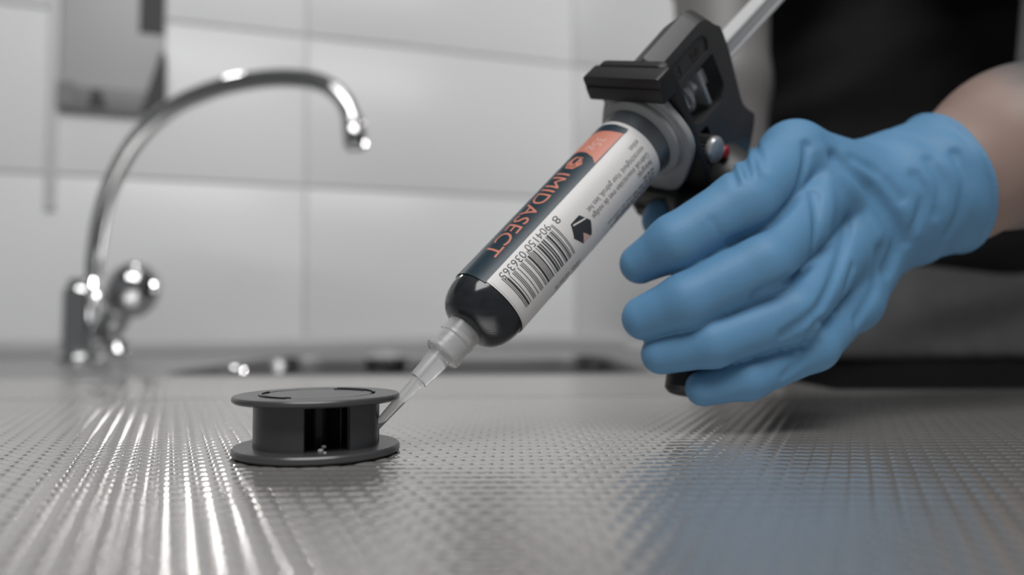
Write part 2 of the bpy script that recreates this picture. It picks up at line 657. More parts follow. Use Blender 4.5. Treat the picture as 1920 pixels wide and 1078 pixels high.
# ------------------------------------------------------------------ tap
fb = A(-487, 846, 0)
TP = thing('kitchen_tap', 'blurred chrome kitchen tap with high arched spout behind the sink', 'tap', fb)
v, f = lathe([(25, 0), (25, 5), (23, 8), (21, 9)], fb, Z_, 40)
mk('base_flange', v, f, M['chrome'], TP)
v, f = lathe([(21, 8), (21, 74), (20.5, 80), (19, 83), (16, 84.5), (15.5, 92), (11, 94)], fb, Z_, 40)
mk('body', v, f, M['chrome'], TP)
sp = [(176, 520, 846), (178, 480, 846), (190, 405, 842), (216, 330, 836), (260, 258, 828), (322, 203, 818), (400, 168, 806), (480, 150, 794),
      (550, 147, 784), (605, 157, 776), (642, 185, 770), (661, 225, 767)]
path = spline([pt(*q) for q in sp], 8)
v, f = tube(path, [9.6] * len(path), 28)
mk('spout', v, f, M['chrome'], TP)
e0 = path[-1]
ed = nrm(pt(667, 283, 766) - pt(660, 222, 767))
v, f = lathe([(9.6, -3), (11.2, 0), (11.4, 6), (10.8, 7), (12, 9), (12.2, 28), (11, 30), (8.5, 30), (8.5, 26)], e0, ed, 36)
mk('aerator', v, f, M['chrome'], TP)
# side valve: stem leaning out of the body, domed knob on top
k0, k1 = pt(196, 630, 838), pt(246, 548, 812)
kd = nrm(k1 - k0)
L = np.linalg.norm(k1 - k0)
v, f = lathe([(13, 0), (15, 4), (15.5, L * 0.45), (13, L * 0.55), (14, L * 0.62), (25, L * 0.8), (27.5, L * 0.95), (28, L * 1.05), (26.5, L * 1.2),
              (22, L * 1.36), (14, L * 1.46), (5, L * 1.5)], k0, kd, 40)
kn = mk('valve_knob', v, f, M['chrome'], TP)
v, f = lathe([(5, L * 1.495), (4, L * 1.52), (1, L * 1.525)], k0, kd, 20)
mk('knob_screw', v, f, M['panel2'], kn)
v, f = tube([fb + Z_ * 30 + X_ * 15, pt(222, 655, 836)], [9, 9], 20)
mk('side_outlet', v, f, M['chrome'], TP)
v, f = lathe([(11, -14), (12, -12), (12, 0), (9, 1)], pt(222, 664, 836), nrm(A(0.1, -0.3, -1)), 24)
mk('side_outlet_nut', v, f, M['chrome'], TP)

# ------------------------------------------------------------------ things on the wall
DP = thing('wall_dispenser', 'grey plastic dispenser with black square and wedge markings on the tiled wall', 'dispenser', wp(-258, 333))
mkbm('housing', box_bm(W0, WD, Z_, WN, (-322, -193), (333, 640), (0.3, 8), 2.5, 3), M['panel'], DP)
mkbm('lower_tray', box_bm(W0, WD, Z_, WN, (-324, -191), (331, 366), (0.3, 10), 2, 2), M['panel2'], DP)
mkbm('black_square', box_bm(W0, WD, Z_, WN, (-226, -194), (448, 520), (7.5, 9), 0.6, 1), M['dark'], DP)
mkbm('black_wedge', prism_bm([(-222, 336), (-190, 334), (-191, 420), (-197, 424)], W0, WD, Z_, WN, 7.5, 12, 1, 1), M['dark'], DP)
mkbm('tray_catch', prism_bm([(-287, 338), (-264, 338), (-272, 362), (-282, 362)], W0, WD, Z_, WN, 9.5, 12, 0.6, 1), M['dark'], DP)
mkbm('tray_end', box_bm(W0, WD, Z_, WN, (-325, -304), (336, 370), (9, 12), 1, 1), M['panel2'], DP)
DU = mkbm('cable_duct', box_bm(W0, WD, Z_, WN, (-338, -324), (196, 700), (0.3, 5), 1.5, 2), M['duct'], org=wp(-331, 196))
DU['label'] = 'thin grey cable duct on the wall along the left edge of the dispenser'
DU['category'] = 'cable duct'

# ------------------------------------------------------------------ bait station
sc = A(-58.8, 226.7, 0)
ST = thing('bait_station', 'round dark grey plastic insect bait station lying on the embossed steel', 'bait station', sc)


def disc(r, z0, z1, e=0.7):
    return [(r - 2 * e, z0), (r - e, z0 + 0.15 * e), (r, z0 + e), (r, z1 - e), (r - 0.6 * e, z1 - 0.2 * e), (r - 1.6 * e, z1), (r * 0.5, z1), (0.3, z1)]


v, f = lathe(disc(24.5, 0.0, 2.6), sc, Z_, 96)
mk('lower_disc', v, f, M['station'], ST)
v, f = lathe(disc(24.5, 15.4, 17.5, 0.6)[:-2] + [(17.2, 17.5), (16.9, 17.2), (16.2, 17.2), (15.9, 17.45), (0.3, 17.5)], sc, Z_, 96)
ud = mk('upper_disc', v, f, M['station'], ST)


def arcwall(r0, r1, t0, t1, z0, z1, n=24):
    V, Fc = [], []
    for i in range(n + 1):
        t = math.radians(t0 + (t1 - t0) * i / n)
        c, s = math.cos(t), math.sin(t)
        for r in (r0, r1):
            for z in (z0, z1):
                V.append(sc + A(r * c, r * s, z))
    for i in range(n):
        a, b = i * 4, i * 4 + 4
        for p, q in ((0, 1), (1, 3), (3, 2), (2, 0)):
            Fc.append((a + p, a + q, b + q, b + p))
    Fc += [(0, 2, 3, 1), (n * 4, n * 4 + 1, n * 4 + 3, n * 4 + 2)]
    return V, Fc


view = math.degrees(math.atan2(-sc[1], -sc[0]))        # direction from the station to the camera
for t0, t1 in ((view - 100, view - 11.5), (view + 29, view + 73), (view + 94, view + 150), (view + 165, view + 245)):
    v, f = arcwall(16.9, 18.5, t0, t1, 2.4, 15.6)
    mk('side_wall', v, f, M['station'], ST)
v, f = lathe([(5.2, 2.4), (5.2, 15.6)], sc, Z_, 40)
mk('centre_post', v, f, M['station_in'], ST)
for t in (view - 30, view + 34, view + 130, view - 130):
    d = A(math.cos(math.radians(t)), math.sin(math.radians(t)), 0)
    e = np.cross(Z_, d)
    mkbm('inner_rib', box_bm(sc, d, e, Z_, (4.8, 12.5), (-0.6, 0.6), (2.4, 15.6), 0.2, 1), M['station_in'], ST)
# raised bayonet arcs on the lid
for t0, t1 in ((view - 118, view - 32), (view + 82, view + 158)):
    v, f = arcwall(16.2, 17.0, t0, t1, 17.1, 17.9)
    mk('bayonet_arc', v, f, M['station_in'], ud)
    v, f = arcwall(14.6, 15.1, t0 + 30, t1 + 2, 17.3, 17.75)
    mk('bayonet_catch', v, f, M['station_in'], ud)
for (t, r, z, s) in ((view + 7, 14.5, 3.4, 0.8), (view + 3, 17.0, 2.7, 0.9), (view + 6, 19.6, 2.6, 0.5)):
    c = sc + A(r * math.cos(math.radians(t)), r * math.sin(math.radians(t)), z)
    v, f = lathe([(s * 0.9, -0.1), (s, s * 0.4), (s * 0.8, s * 0.8), (s * 0.3, s)], c, Z_, 12)
    mk('gel_drop', v, f, M['gel'], ST)

# ------------------------------------------------------------------ gel syringe
tl, an = math.radians(20), math.radians(48.07)
ax = A(math.cos(tl) * math.cos(an), math.sin(tl), math.cos(tl) * math.sin(an))
T0 = pt(717, 786.5, 225)
vw = nrm(A(0, 0, CAMH) - pt(1000, 450, 250))
E1 = nrm(vw - ax * (vw @ ax))
E2 = np.cross(ax, E1)
FR = (E1, E2, ax)
R = 13.9
SY = thing('gel_syringe', 'white and navy labelled insecticide gel syringe with clear nozzle, clamped in the black gun', 'syringe', T0)


def lat(name, prof, m, parent=SY, n=64, cap=True, smooth=35):
    v, f = lathe(prof, T0, ax, n, FR, cap)
    return mk(name, v, f, m, parent, smooth=smooth)


lat('nozzle', [(1.3, -4), (1.4, 0), (2.0, 14.5), (2.3, 16.0), (3.1, 16.2), (3.2, 17), (3.7, 24), (3.9, 31), (3.9, 33)], M['clear'])
lat('luer_collar', [(4.6, 27.2), (5.9, 27.0), (6.3, 27.5), (6.3, 29.0), (5.9, 29.4), (5.9, 33.4), (6.2, 33.8), (6.2, 35), (5.9, 35.4), (6.3, 41), (5.2, 41), (4.8, 29), (4.6, 27.6)], M['clear'], cap=False)
dome = [(5.2, 38.6)]
for i in range(1, 15):
    t = i / 14 * math.pi / 2
    dome.append((5.2 + (R - 0.35 - 5.2) * math.sin(t) ** 0.8, 50.5 - 11.9 * math.cos(t) ** 0.95))
lat('barrel', dome + [(R - 0.3, 52), (R - 0.3, 130), (R - 0.3, 131)], M['barrel'], n=96)
lat('barrel_collar', [(R - 0.2, 130.2), (R - 0.25, 134), (R + 0.3, 136.5), (R + 0.4, 139)], M['collar'], n=96)


# finger flange of the syringe: rounded wings between the jaws
U_ = None
best = None
Cg = T0 + ax * 140


def toimg(P):
    P = P - A(0, 0, CAMH)
    c, s = math.cos(PITCH), math.sin(PITCH)
    d = P[1] * c + P[2] * s
    return A(P[0] / d, (-P[1] * s + P[2] * c) / d)


b1, b2, _ = basis(ax)
for i in range(720):
    t = math.pi * i / 360
    u = math.cos(t) * b1 + math.sin(t) * b2
    l = toimg(Cg + u) - toimg(Cg)
    d = abs((math.atan2(l[1], l[0]) - math.atan2(0.94, -0.33) + math.pi) % (2 * math.pi) - math.pi)
    if best is None or d < best[0]:
        best = (d, u)
U_ = best[1]                        # "up" of the gun, perpendicular to the barrel
W_ = np.cross(ax, U_)               # side of the gun that faces the camera

fl = []
for i in range(72):
    t = 2 * math.pi * i / 72
    r = 21.5 + 4.5 * abs(math.sin(t)) ** 3 - 1.8 * abs(math.sin(2 * t)) ** 2
    fl.append((r * 0.93 * math.cos(t), r * math.sin(t) - 1.5))
mkbm('finger_flange', prism_bm(fl, Cg, W_, U_, ax, 1.2, 4.4, 0.8, 2), M['frost'], SY)
lat('flange_ring', [(R + 0.3, 136.8), (R + 2.8, 138.2), (R + 3.0, 139.2), (R + 2.5, 140.2), (R + 3.4, 140.8), (R + 3.6, 141.6), (R + 2, 142)], M['frost'], n=96)


# ---- label: printed sheet wrapped round the barrel. (s, c): s along the axis, c arc length, c = 0 towards the camera
def cyl(s, c, r):
    t = c / R
    return T0 + ax * s + r * (math.cos(t) * E1 + math.sin(t) * E2)


def sheet(name, s0, s1, c0, c1, r, m, parent, corner=0.0, n=60):
    V, Fc = [], []
    for i in range(n + 1):
        c = c0 + (c1 - c0) * i / n
        e = 0.0
        if corner:
            q = min(c - c0, c1 - c)
            if q < corner:
                e = corner - math.sqrt(max(0, corner ** 2 - (corner - q) ** 2))
        V.append(cyl(s0 + e, c, r))
        V.append(cyl(s1 - e, c, r))
    for i in range(n):
        Fc.append((2 * i, 2 * i + 1, 2 * i + 3, 2 * i + 2))
    return mk(name, V, Fc, m, parent, smooth=True)


CB = -5.6                            # edge between the navy band and the white panel
LB = sheet('label', 50.6, 130.4, -43, 43, R - 0.05, M['paper'], SY)
LB['label'] = 'white printed label with navy band'
sheet('navy_band', 50.0, 128.8, -33, CB, R + 0.0, M['navy'], LB)
sheet('white_panel', 51.2, 128.0, CB + 0.1, 40, R + 0.03, M['paper'], LB, corner=2.2)


def poly_print(name, poly, r, m, parent, rows=1.0):
    """flat print: 2D polygon given in (s, c), wrapped on the barrel"""
    bm = bmesh.new()
    bm.faces.new([bm.verts.new((s, c, 0)) for s, c in poly])
    wrap(name, bm, r, m, parent, rows)


def wrap(name, bm, r, m, parent, rows=0.8):
    ys = [v.co.y for v in bm.verts]
    y = math.floor(min(ys) / rows) * rows
    while y < max(ys):
        bmesh.ops.bisect_plane(bm, geom=list(bm.verts) + list(bm.edges) + list(bm.faces), plane_co=(0, y, 0), plane_no=(0, 1, 0))
        y += rows
    for v in bm.verts:
        v.co = Vector(cyl(v.co.x, v.co.y, r))
    o_ = ORG[parent]
    for v in bm.verts:
        v.co = (v.co - Vector(o_)) / 1000
    for f in bm.faces:
        f.normal_update()
        if f.normal.dot(f.calc_center_median() - Vector((T0 - o_) / 1000) - Vector(ax) * ((f.calc_center_median() - Vector((T0 - o_) / 1000)).dot(Vector(ax)))) < 0:
            f.normal_flip()
    me = bpy.data.meshes.new(name)
    bm.to_mesh(me)
    bm.free()
    return link(name, me, m, parent, (0, 0, 0), True)


def text_bm(txt, size, width=None, spacing=1.0, shear=0.0):
    cu = bpy.data.curves.new('t', 'FONT')
    cu.body = txt
    cu.size = size
    cu.space_character = spacing
    cu.shear = shear
    cu.resolution_u = 3
    ob = bpy.data.objects.new('t', cu)
    COL.objects.link(ob)
    dg = bpy.context.evaluated_depsgraph_get()
    dg.update()
    me = bpy.data.meshes.new_from_object(ob.evaluated_get(dg))
    bpy.data.objects.remove(ob)
    bm = bmesh.new()
    bm.from_mesh(me)
    bpy.data.meshes.remove(me)
    xs = [v.co.x for v in bm.verts]
    if width:
        k = width / (max(xs) - min(xs))
        x0 = min(xs)
        for v in bm.verts:
            v.co.x = (v.co.x - x0) * k
    return bm


def letter(name, txt, s0, c0, size, m, parent, width=None, r=R + 0.07, spacing=1.0, bold=0.0, skew=0.0):
    """text reads from the gun towards the nozzle, starting at s0 with its baseline at c0"""
    bm = text_bm(txt, size, width, spacing)
    for v in bm.verts:
        x, y = v.co.x, v.co.y
        v.co = (s0 - x, c0 + y + skew * x, 0)
    return wrap(name, bm, r, m, parent)


# orange shield, dark crescent and net weight at the gun end
poly_print('orange_patch', [(109.2, CB - 0.5), (111.2, -8.5), (112.4, -12), (112.8, -16), (112.6, -22), (123.5, -22), (124.5, -16), (124.9, -12), (125.3, -9), (126, CB - 0.2)], R + 0.03, M['orange'], LB)
poly_print('dark_crescent', [(126.6, CB + 0.2), (125.9, -9), (125.5, -12), (125.2, -16), (124.4, -21), (127.6, -21), (128.6, -16), (128.9, -11), (128.6, -7.5), (127.8, CB + 0.2)], R + 0.05, M['navy'], LB)
letter('net_weight', '35g', 121.0, -13.2, 5.6, M['pink'], LB, 7.0)
hexo = [(106.6 + 3.7 * math.cos(math.radians(60 * i + 30)), -13.2 + 3.5 * math.sin(math.radians(60 * i + 30))) for i in range(6)]
poly_print('orange_emblem', hexo, R + 0.05, M['orange'], LB)
# dark beetle-like mark in the emblem: body and curling feelers
poly_print('emblem_mark', [(107.7 + 1.4 * math.cos(t / 8 * math.pi) - 0.9 * math.sin(t / 8 * math.pi), -13.4 + 0.75 * math.sin(t / 8 * math.pi) + 0.6 * math.cos(t / 8 * math.pi)) for t in range(16)], R + 0.09, M['navy'], LB)
for k, (ss, cc, rr, a0, a1) in enumerate(((108.0, -12.0, 1.4, -60, 150), (105.4, -13.8, 1.3, 100, 300), (105.0, -12.4, 0.9, -20, 170))):
    po = [(ss + rr * math.cos(math.radians(a0 + (a1 - a0) * i / 10)), cc + rr * math.sin(math.radians(a0 + (a1 - a0) * i / 10))) for i in range(11)]
    pi = [(ss + (rr - 0.3) * math.cos(math.radians(a0 + (a1 - a0) * i / 10)), cc + (rr - 0.3) * math.sin(math.radians(a0 + (a1 - a0) * i / 10))) for i in range(10, -1, -1)]
    poly_print('emblem_curl', po + pi, R + 0.09, M['navy'], LB)
letter('product_name', 'IMIDASECT', 100.8, -16.6, 9.2, M['orange'], LB, 41.5, skew=0.03)

# barcode
codeL = ['0001101', '0011001', '0010011', '0111101', '0100011', '0110001', '0101111', '0111011', '0110111', '0001011']
codeG = [''.join('1' if c == '0' else '0' for c in x)[::-1] for x in codeL]
codeR = [''.join('1' if c == '0' else '0' for c in x) for x in codeL]
par = ['LLLLLL', 'LLGLGG', 'LLGGLG', 'LLGGGL', 'LGLLGG', 'LGGLLG', 'LGGGLL', 'LGLGLG', 'LGLGGL', 'LGGLGL']
num = '8904150036365'
bits = '101' + ''.join((codeL if p == 'L' else codeG)[int(d)] for p, d in zip(par[8], num[1:7])) + '01010' + ''.join(codeR[int(d)] for d in num[7:]) + '101'
s0, s1 = 80.3, 54.2
mod = (s0 - s1) / 95
V, Fc = [], []
i = 0
while i < 95:
    if bits[i] == '1':
        j = i
        while j < 95 and bits[j] == '1':
            j += 1
        long = i < 3 or i >= 92 or 45 <= i < 50
        ca, cb = (-2.6 if long else -1.3), 10.2
        nseg = 12
        b = len(V)
        for k in range(nseg + 1):
            c = ca + (cb - ca) * k / nseg
            V.append(cyl(s0 - i * mod, c, R + 0.08))
            V.append(cyl(s0 - (j - 0.05) * mod, c, R + 0.08))
        for k in range(nseg):
            Fc.append((b + 2 * k, b + 2 * k + 1, b + 2 * k + 3, b + 2 * k + 2))
        i = j
    else:
        i += 1
mk('barcode', V, Fc, M['ink'], LB, smooth=None)
letter('barcode_digits', '8', 83.8, -3.9, 4.2, M['ink'], LB, 2.2)
letter('barcode_digits', '904150', 79.2, -4.4, 4.0, M['ink'], LB, 11.6)
letter('barcode_digits', '036365', 66.2, -4.2, 4.0, M['ink'], LB, 11.6)
# maker's hexagon
hx = [(87.3 + 4.7 * math.cos(math.radians(60 * i)), 6.2 + 4.9 * math.sin(math.radians(60 * i))) for i in range(6)]
poly_print('maker_hexagon', hx, R + 0.05, M['ink'], LB)
poly_print('maker_wedge', [(86.9, 7.2), (hx[2][0], hx[2][1]), (hx[1][0] - 0.6, hx[1][1] - 0.1)], R + 0.09, M['pink'], LB)
poly_print('maker_stripe', [(91.0, 4.1), (90.7, 4.6), (85.2, 3.1), (85.5, 2.6)], R + 0.09, M['paper'], LB)
# small print
for k, (txt, s, c, wd, sz, mm) in enumerate((
        ('Belangrijk:', 126.6, 7.6, 8.5, 2.9, 'ink2'),
        ('Gebruik insecticiden met de nodige', 126.8, 4.6, 33.5, 2.9, 'ink2'),
        ('voorzichtigheid. Voor gebruik, lees het', 126.8, 1.7, 33.5, 2.9, 'ink2'),
        ('etiket.', 127.0, -1.2, 5.2, 2.9, 'ink2'),
        ('met de nationale', 112.5, 12.4, 14.5, 2.0, 'ink2'),
        ('MFD: 05/2018', 81.6, 14.6, 13.6, 2.7, 'ink'),
        ('Batch: TBT18025', 81.6, 17.6, 15.0, 2.7, 'ink'))):
    letter('small_print', txt, s, c, sz, M[mm], LB, wd, skew=0.02)
for c, sa, sb in ((11.0, 126.5, 122), (12.8, 126.3, 113.5), (14.6, 126.0, 102), (16.2, 125.8, 100)):      # lines of print too small to read
    s = sa
    V, Fc = [], []
    while s > sb:
        wl = random.uniform(1.2, 3.2)
        b = len(V)
        V += [cyl(s, c, R + 0.07), cyl(s - wl, c, R + 0.07), cyl(s - wl, c + 0.8, R + 0.07), cyl(s, c + 0.8, R + 0.07)]
        Fc.append((b, b + 1, b + 2, b + 3))
        s -= wl + 0.6
    mk('small_print', V, Fc, M['ink2'], LB, smooth=None)

# ------------------------------------------------------------------ bait gun
GU = thing('bait_gun', 'black plastic bait gun gripped by the blue gloved hand', 'bait gun', pt(1278, 742, 262))


def GP(a, u, w=0.0):
    return Cg + ax * a + U_ * u + W_ * w


# front plate and the two jaws that hold the flange
plate = rounded([(-17, -35), (17, -35), (19, -20), (18.5, 0), (17, 19), (15, 27), (-15, 27), (-18, 18), (-19, 0), (-18, -22)], 3.0, 4)
mkbm('front_plate', prism_bm(plate, Cg, W_, U_, ax, 5.2, 8.6, 0.7, 2), M['gun2'], GU)
for z, (ua, ub) in enumerate(((16.5, 26.5), (-41, -26))):
    jw = rounded([(-17, ua), (17.5, ua), (17.5, ub), (-17, ub)] if z == 0 else [(-16, ua), (14, ua), (17.5, ub), (-18, ub)], 1.6, 3)
    j = mkbm('jaw', prism_bm(jw, Cg, W_, U_, ax, -1.6, 6.0, 0.9, 2), M['gun2'], GU)
    zz = ub - 4.2 if z == 0 else ua + 4
    mkbm('jaw_lip', box_bm(Cg, W_, U_, ax, (-16.6, 17.2) if z == 0 else (-15, 15), (zz - 5.3, zz + 0.2) if z == 0 else (zz - 3.2, zz + 2.2), (-2.4, 0), 0.6, 2), M['gun2'], j)

# body: hollow housing with a window on the side
body = rounded([(7.5, -34), (7.5, 28), (40, 29.5), (47, 17), (48.5, 6), (48.5, -20), (55, -28), (52, -33), (44, -42), (16, -42)],
               [1, 2, 6, 4, 4, 5, 2, 2, 6, 6], 5)
bb = prism_bm(body, Cg, ax, U_, W_, -5.5, 10.0, 2.2, 3)
bmesh.ops.bisect_plane(bb, geom=list(bb.verts) + list(bb.edges) + list(bb.faces), plane_co=Vector(GP(0, 0, 4.5)), plane_no=Vector(W_))
for q_ in bb.verts:                 # crowned top: falls away on both sides
    rel = np.array(q_.co) - Cg
    uu, ww = rel @ U_, rel @ W_
    q_.co -= Vector(U_ * ((max(0, ww - 4.5) * 0.75 + max(0, 4.5 - ww) * 0.55) * min(1, max(0, (uu - 17) / 6))))
win = prism_bm(rounded([(17.0, -5.6), (15.0, 6.0), (18.5, 10.2), (38.5, 11.0), (40.5, -4), (36.5, -9), (22, -9)], 1.6, 4), Cg, ax, U_, W_, -7.5, 30)
rec = prism_bm(rounded([(10.5, 12.6), (36.5, 13.4), (37.5, 18), (34, 21), (10.5, 20.5)], 1.2, 4), Cg, ax, U_, W_, 9.3, 30)
rec2 = prism_bm(rounded([(17, -19), (17, -11.5), (25, -11.5), (25, -19)], 2.0, 4), Cg, ax, U_, W_, 3, 30)
bb = boolean(bb, [win, rec, rec2])
BD = mkbm('housing', bb, M['gun'], GU, smooth=18)
# raised marks in the recess
for (txt, a0, u0, sz) in (('16:1', 11.6, 14.4, 5.4), ('GB', 26.5, 15.0, 4.6)):
    bm = text_bm(txt, sz)
    ext = bmesh.ops.extrude_face_region(bm, geom=list(bm.faces))
    bmesh.ops.translate(bm, verts=[q for q in ext['geom'] if isinstance(q, bmesh.types.BMVert)], vec=(0, 0, 0.45))
    for v in bm.verts:
        v.co = Vector(GP(a0 + v.co.x, u0 + v.co.y, 9.2 + v.co.z))
    mkbm('moulded_mark', bm, M['gun'], BD, smooth=None)
# handle in the palm, trigger under the fingers
hd = [GP(30, -36), pt(1470, 420, 292), pt(1500, 520, 292), pt(1510, 610, 288)]
v, f = tube(spline(hd, 6), [13] * 19, 20)
mk('handle', v, f, M['gun'], GU)
tr = [GP(10, -30), pt(1300, 480, 276), pt(1290, 620, 270), pt(1284, 700, 267), pt(1279, 738, 265)]
sp_ = spline(tr, 5)
v, f = tube(sp_, [6.5] * (len(sp_) - 1) + [5.0], 12)
mk('trigger', v, f, M['gun2'], GU)
# plunger rod: ribbed milky strip leaving the rear
RD = mkbm('plunger_rod', box_bm(Cg, ax, U_, W_, (6, 150), (-3.6, 3.6), (-2.8, 2.8), 0.7, 2), M['rod'], GU)
mkbm('rod_rib', box_bm(Cg, ax, U_, W_, (46, 150), (2.4, 4.2), (-3.4, 3.4), 0.4, 1), M['rod'], RD)
mkbm('rod_rib', box_bm(Cg, ax, U_, W_, (46, 150), (-4.2, -2.4), (-3.4, 3.4), 0.4, 1), M['rod'], RD)
# spring round the rod and the tilted grip plate
coil = []
for i in range(150):
    t = i / 149
    an_ = t * 2 * math.pi * 4.2
    coil.append(Cg + ax * (11 + 17 * t) + 6.6 * (math.cos(an_) * U_ + math.sin(an_) * W_))
v, f = tube(coil, 1.15, 10)
mk('spring', v, f, M['spring'], GU)
pl = nrm(ax + 0.12 * U_)
pu = nrm(U_ - pl * (U_ @ pl))
mkbm('grip_plate', box_bm(GP(31.5, 0), pu, W_, pl, (-7.5, 8.5), (-7.2, 8.2), (-0.9, 0.9), 0.5, 2), M['spring'], GU)
# knurled thumb screw
kc = GP(15.5, -15.5, 9.5)
V, Fc = [], []
n = 48
pr = [(5.0, 0), (5.2, 0.6), (5.2, 7.2), (4.9, 7.6)]
for q, (r, s) in enumerate(pr):
    for i in range(n):
        t = 2 * math.pi * i / n
        rr = r + (0.22 if i % 2 else -0.22) * (1 if 0 < q < 3 else 0.3)
        V.append(kc + W_ * s + rr * (math.cos(t) * ax + math.sin(t) * U_))
for q in range(3):
    for i in range(n):
        Fc.append((q * n + i, q * n + (i + 1) % n, (q + 1) * n + (i + 1) % n, (q + 1) * n + i))
Fc += [tuple(range(n))[::-1], tuple(3 * n + i for i in range(n))]
TS = mk('thumb_screw', V, Fc, M['gun2'], GU, smooth=None)
v, f = lathe([(4.9, 7.4), (5.0, 7.8), (5.0, 8.8), (4.4, 9.6), (3.0, 10.0), (0.5, 10.1)], kc, W_, 36)
mk('screw_cap', v, f, M['spring'], TS)
v, f = lathe([(2.4, 0), (2.6, 0.4), (2.6, 5.2), (2.2, 5.8), (0.6, 6.0)], GP(25.5, -25.0, 9), W_, 24)
mk('red_button', v, f, M['red'], GU)

# ------------------------------------------------------------------ person
PE = thing('person', 'person in a black shirt, tattooed arm in a blue glove holding the bait gun', 'person', (440, 760, FLOOR))

# glove ------------------------------------------------------------
FING = [
    # MCP, PIP, DIP, tip  (pixel, pixel, depth)  and radii
    ([(1488, 292, 282), (1392, 384, 258), (1266, 456, 256), (1200, 494, 262)], [12.0, 11.6, 9.8, 7.2]),
    ([(1556, 350, 284), (1428, 496, 252), (1288, 564, 251), (1208, 596, 257)], [12.0, 10.6, 9.4, 7.8]),
    ([(1592, 446, 285), (1482, 588, 254), (1336, 643, 251), (1240, 664, 257)], [12.0, 10.0, 8.2, 7.0]),
    ([(1592, 562, 286), (1524, 648, 262), (1402, 708, 256), (1318, 728, 258)], [10.8, 8.8, 7.5, 6.2]),
]
CUF = [pt(1628, 392, 303), pt(1690, 371, 304), pt(1768, 344, 306), pt(1850, 315, 309)]
CUFD = nrm(CUF[2] - CUF[0])
CEND = pt(1768, 344, 306)


def finger_chain(P, j, r):
    return chain(P, [pt(*q) for q in j], r, 2.5)


def glove_base(P):
    P = P.astype(np.float32)
    d = None
    for j, r in FING:
        c = finger_chain(P, j, r)
        d = c if d is None else smin(d, c, 1.2)
    # back of the hand from the knuckles to the wrist
    wr = pt(1640, 388, 304)
    pal = cap_sdf(P, pt(*FING[0][0][0]), wr, 12.5, 22)
    for (j, r), rr in zip(FING[1:], (13, 12.5, 12)):
        pal = smin(pal, cap_sdf(P, pt(*j[0]), wr, rr, 22), 8)
    for k in range(3):
        pal = smin(pal, cap_sdf(P, pt(*FING[k][0][0]), pt(*FING[k + 1][0][0]), 11.3, 11.3), 3)
    d = smin(d, pal, 5)
    # thumb behind the gun
    th = chain(P, [pt(1560, 340, 318), pt(1430, 330, 318), pt(1300, 395, 312), pt(1243, 412, 300)], [14, 12.5, 10.5, 8.5], 3)
    d = smin(d, th, 4)
    cuff = chain(P, CUF, [26.0, 27.5, 28.6, 28.6], 2)
    d = smin(d, cuff, 7)
    return d


# grooves and soft folds of the thin rubber, traced on the glove's own surface
def hit(px, py):
    o = A(0, 0, CAMH)
    r = pt(px, py, 1000) - o
    r = r / np.linalg.norm(r)
    t = 215.0
    for _ in range(60):
        d = float(glove_base((o + r * t)[None])[0])
        t += 0.9 * d
        if d < 0.02 or t > 420:
            break
    return o + r * t


FOLD = [   # pixel polyline, radius, depth
    ([(1370, 452), (1430, 426), (1482, 380), (1508, 318), (1514, 272)], 1.9, 2.0),
    ([(1420, 552), (1494, 515), (1524, 470), (1532, 410), (1526, 362)], 1.9, 2.0),
    ([(1470, 628), (1532, 582), (1564, 520), (1584, 450), (1588, 410)], 1.9, 1.8),
    ([(1566, 296), (1606, 326), (1646, 372), (1676, 420), (1684, 455), (1664, 505)], 3.0, 3.2),
    ([(1602, 296), (1650, 326), (1690, 372)], 2.6, 1.3),
    ([(1716, 330), (1736, 366), (1716, 416), (1704, 452)], 2.4, 1.2),
    ([(1744, 300), (1764, 340), (1756, 400)], 2.4, 1.0),
    ([(1792, 290), (1810, 340), (1800, 400), (1776, 440)], 2.4, 1.3),
    ([(1386, 282), (1398, 306), (1404, 330)], 1.5, 1.3),
    ([(1412, 270), (1426, 296), (1430, 318)], 1.5, 1.2),
    ([(1364, 304), (1376, 326), (1380, 345)], 1.4, 1.0),
    ([(1648, 470), (1640, 540), (1606, 600)], 2.2, 1.2),
    ([(1600, 500), (1578, 560), (1550, 610)], 1.6, 0.8),
    ([(1508, 650), (1530, 610), (1548, 600)], 1.6, 1.2),
    ([(1470, 705), (1508, 668), (1530, 640)], 1.6, 1.0),
    ([(1335, 412), (1350, 440), (1352, 462)], 1.3, 0.4),
]
RIDGE = [
    ([(1540, 285), (1556, 380), (1548, 440)], 3.0, 1.0),
    ([(1560, 310), (1610, 370), (1645, 440)], 3.2, 1.2),
    ([(1660, 330), (1700, 380), (1716, 440)], 3.0, 0.9),
    ([(1405, 300), (1414, 325)], 1.8, 0.9),
    ([(1376, 300), (1388, 330)], 1.8, 0.8),
]
FP = [(([hit(*q) for q in spline([A(x, y, 0) for x, y in ln], 3) for q in [(q[0], q[1])]]), r, dp) for ln, r, dp in FOLD]
RP = [(([hit(*q) for q in spline([A(x, y, 0) for x, y in ln], 3) for q in [(q[0], q[1])]]), r, dp) for ln, r, dp in RIDGE]


def polydist(P, pts):
    d = None
    for i in range(len(pts) - 1):
        c = cap_sdf(P, pts[i], pts[i + 1], 0, 0)
        d = c if d is None else np.minimum(d, c)
    return d


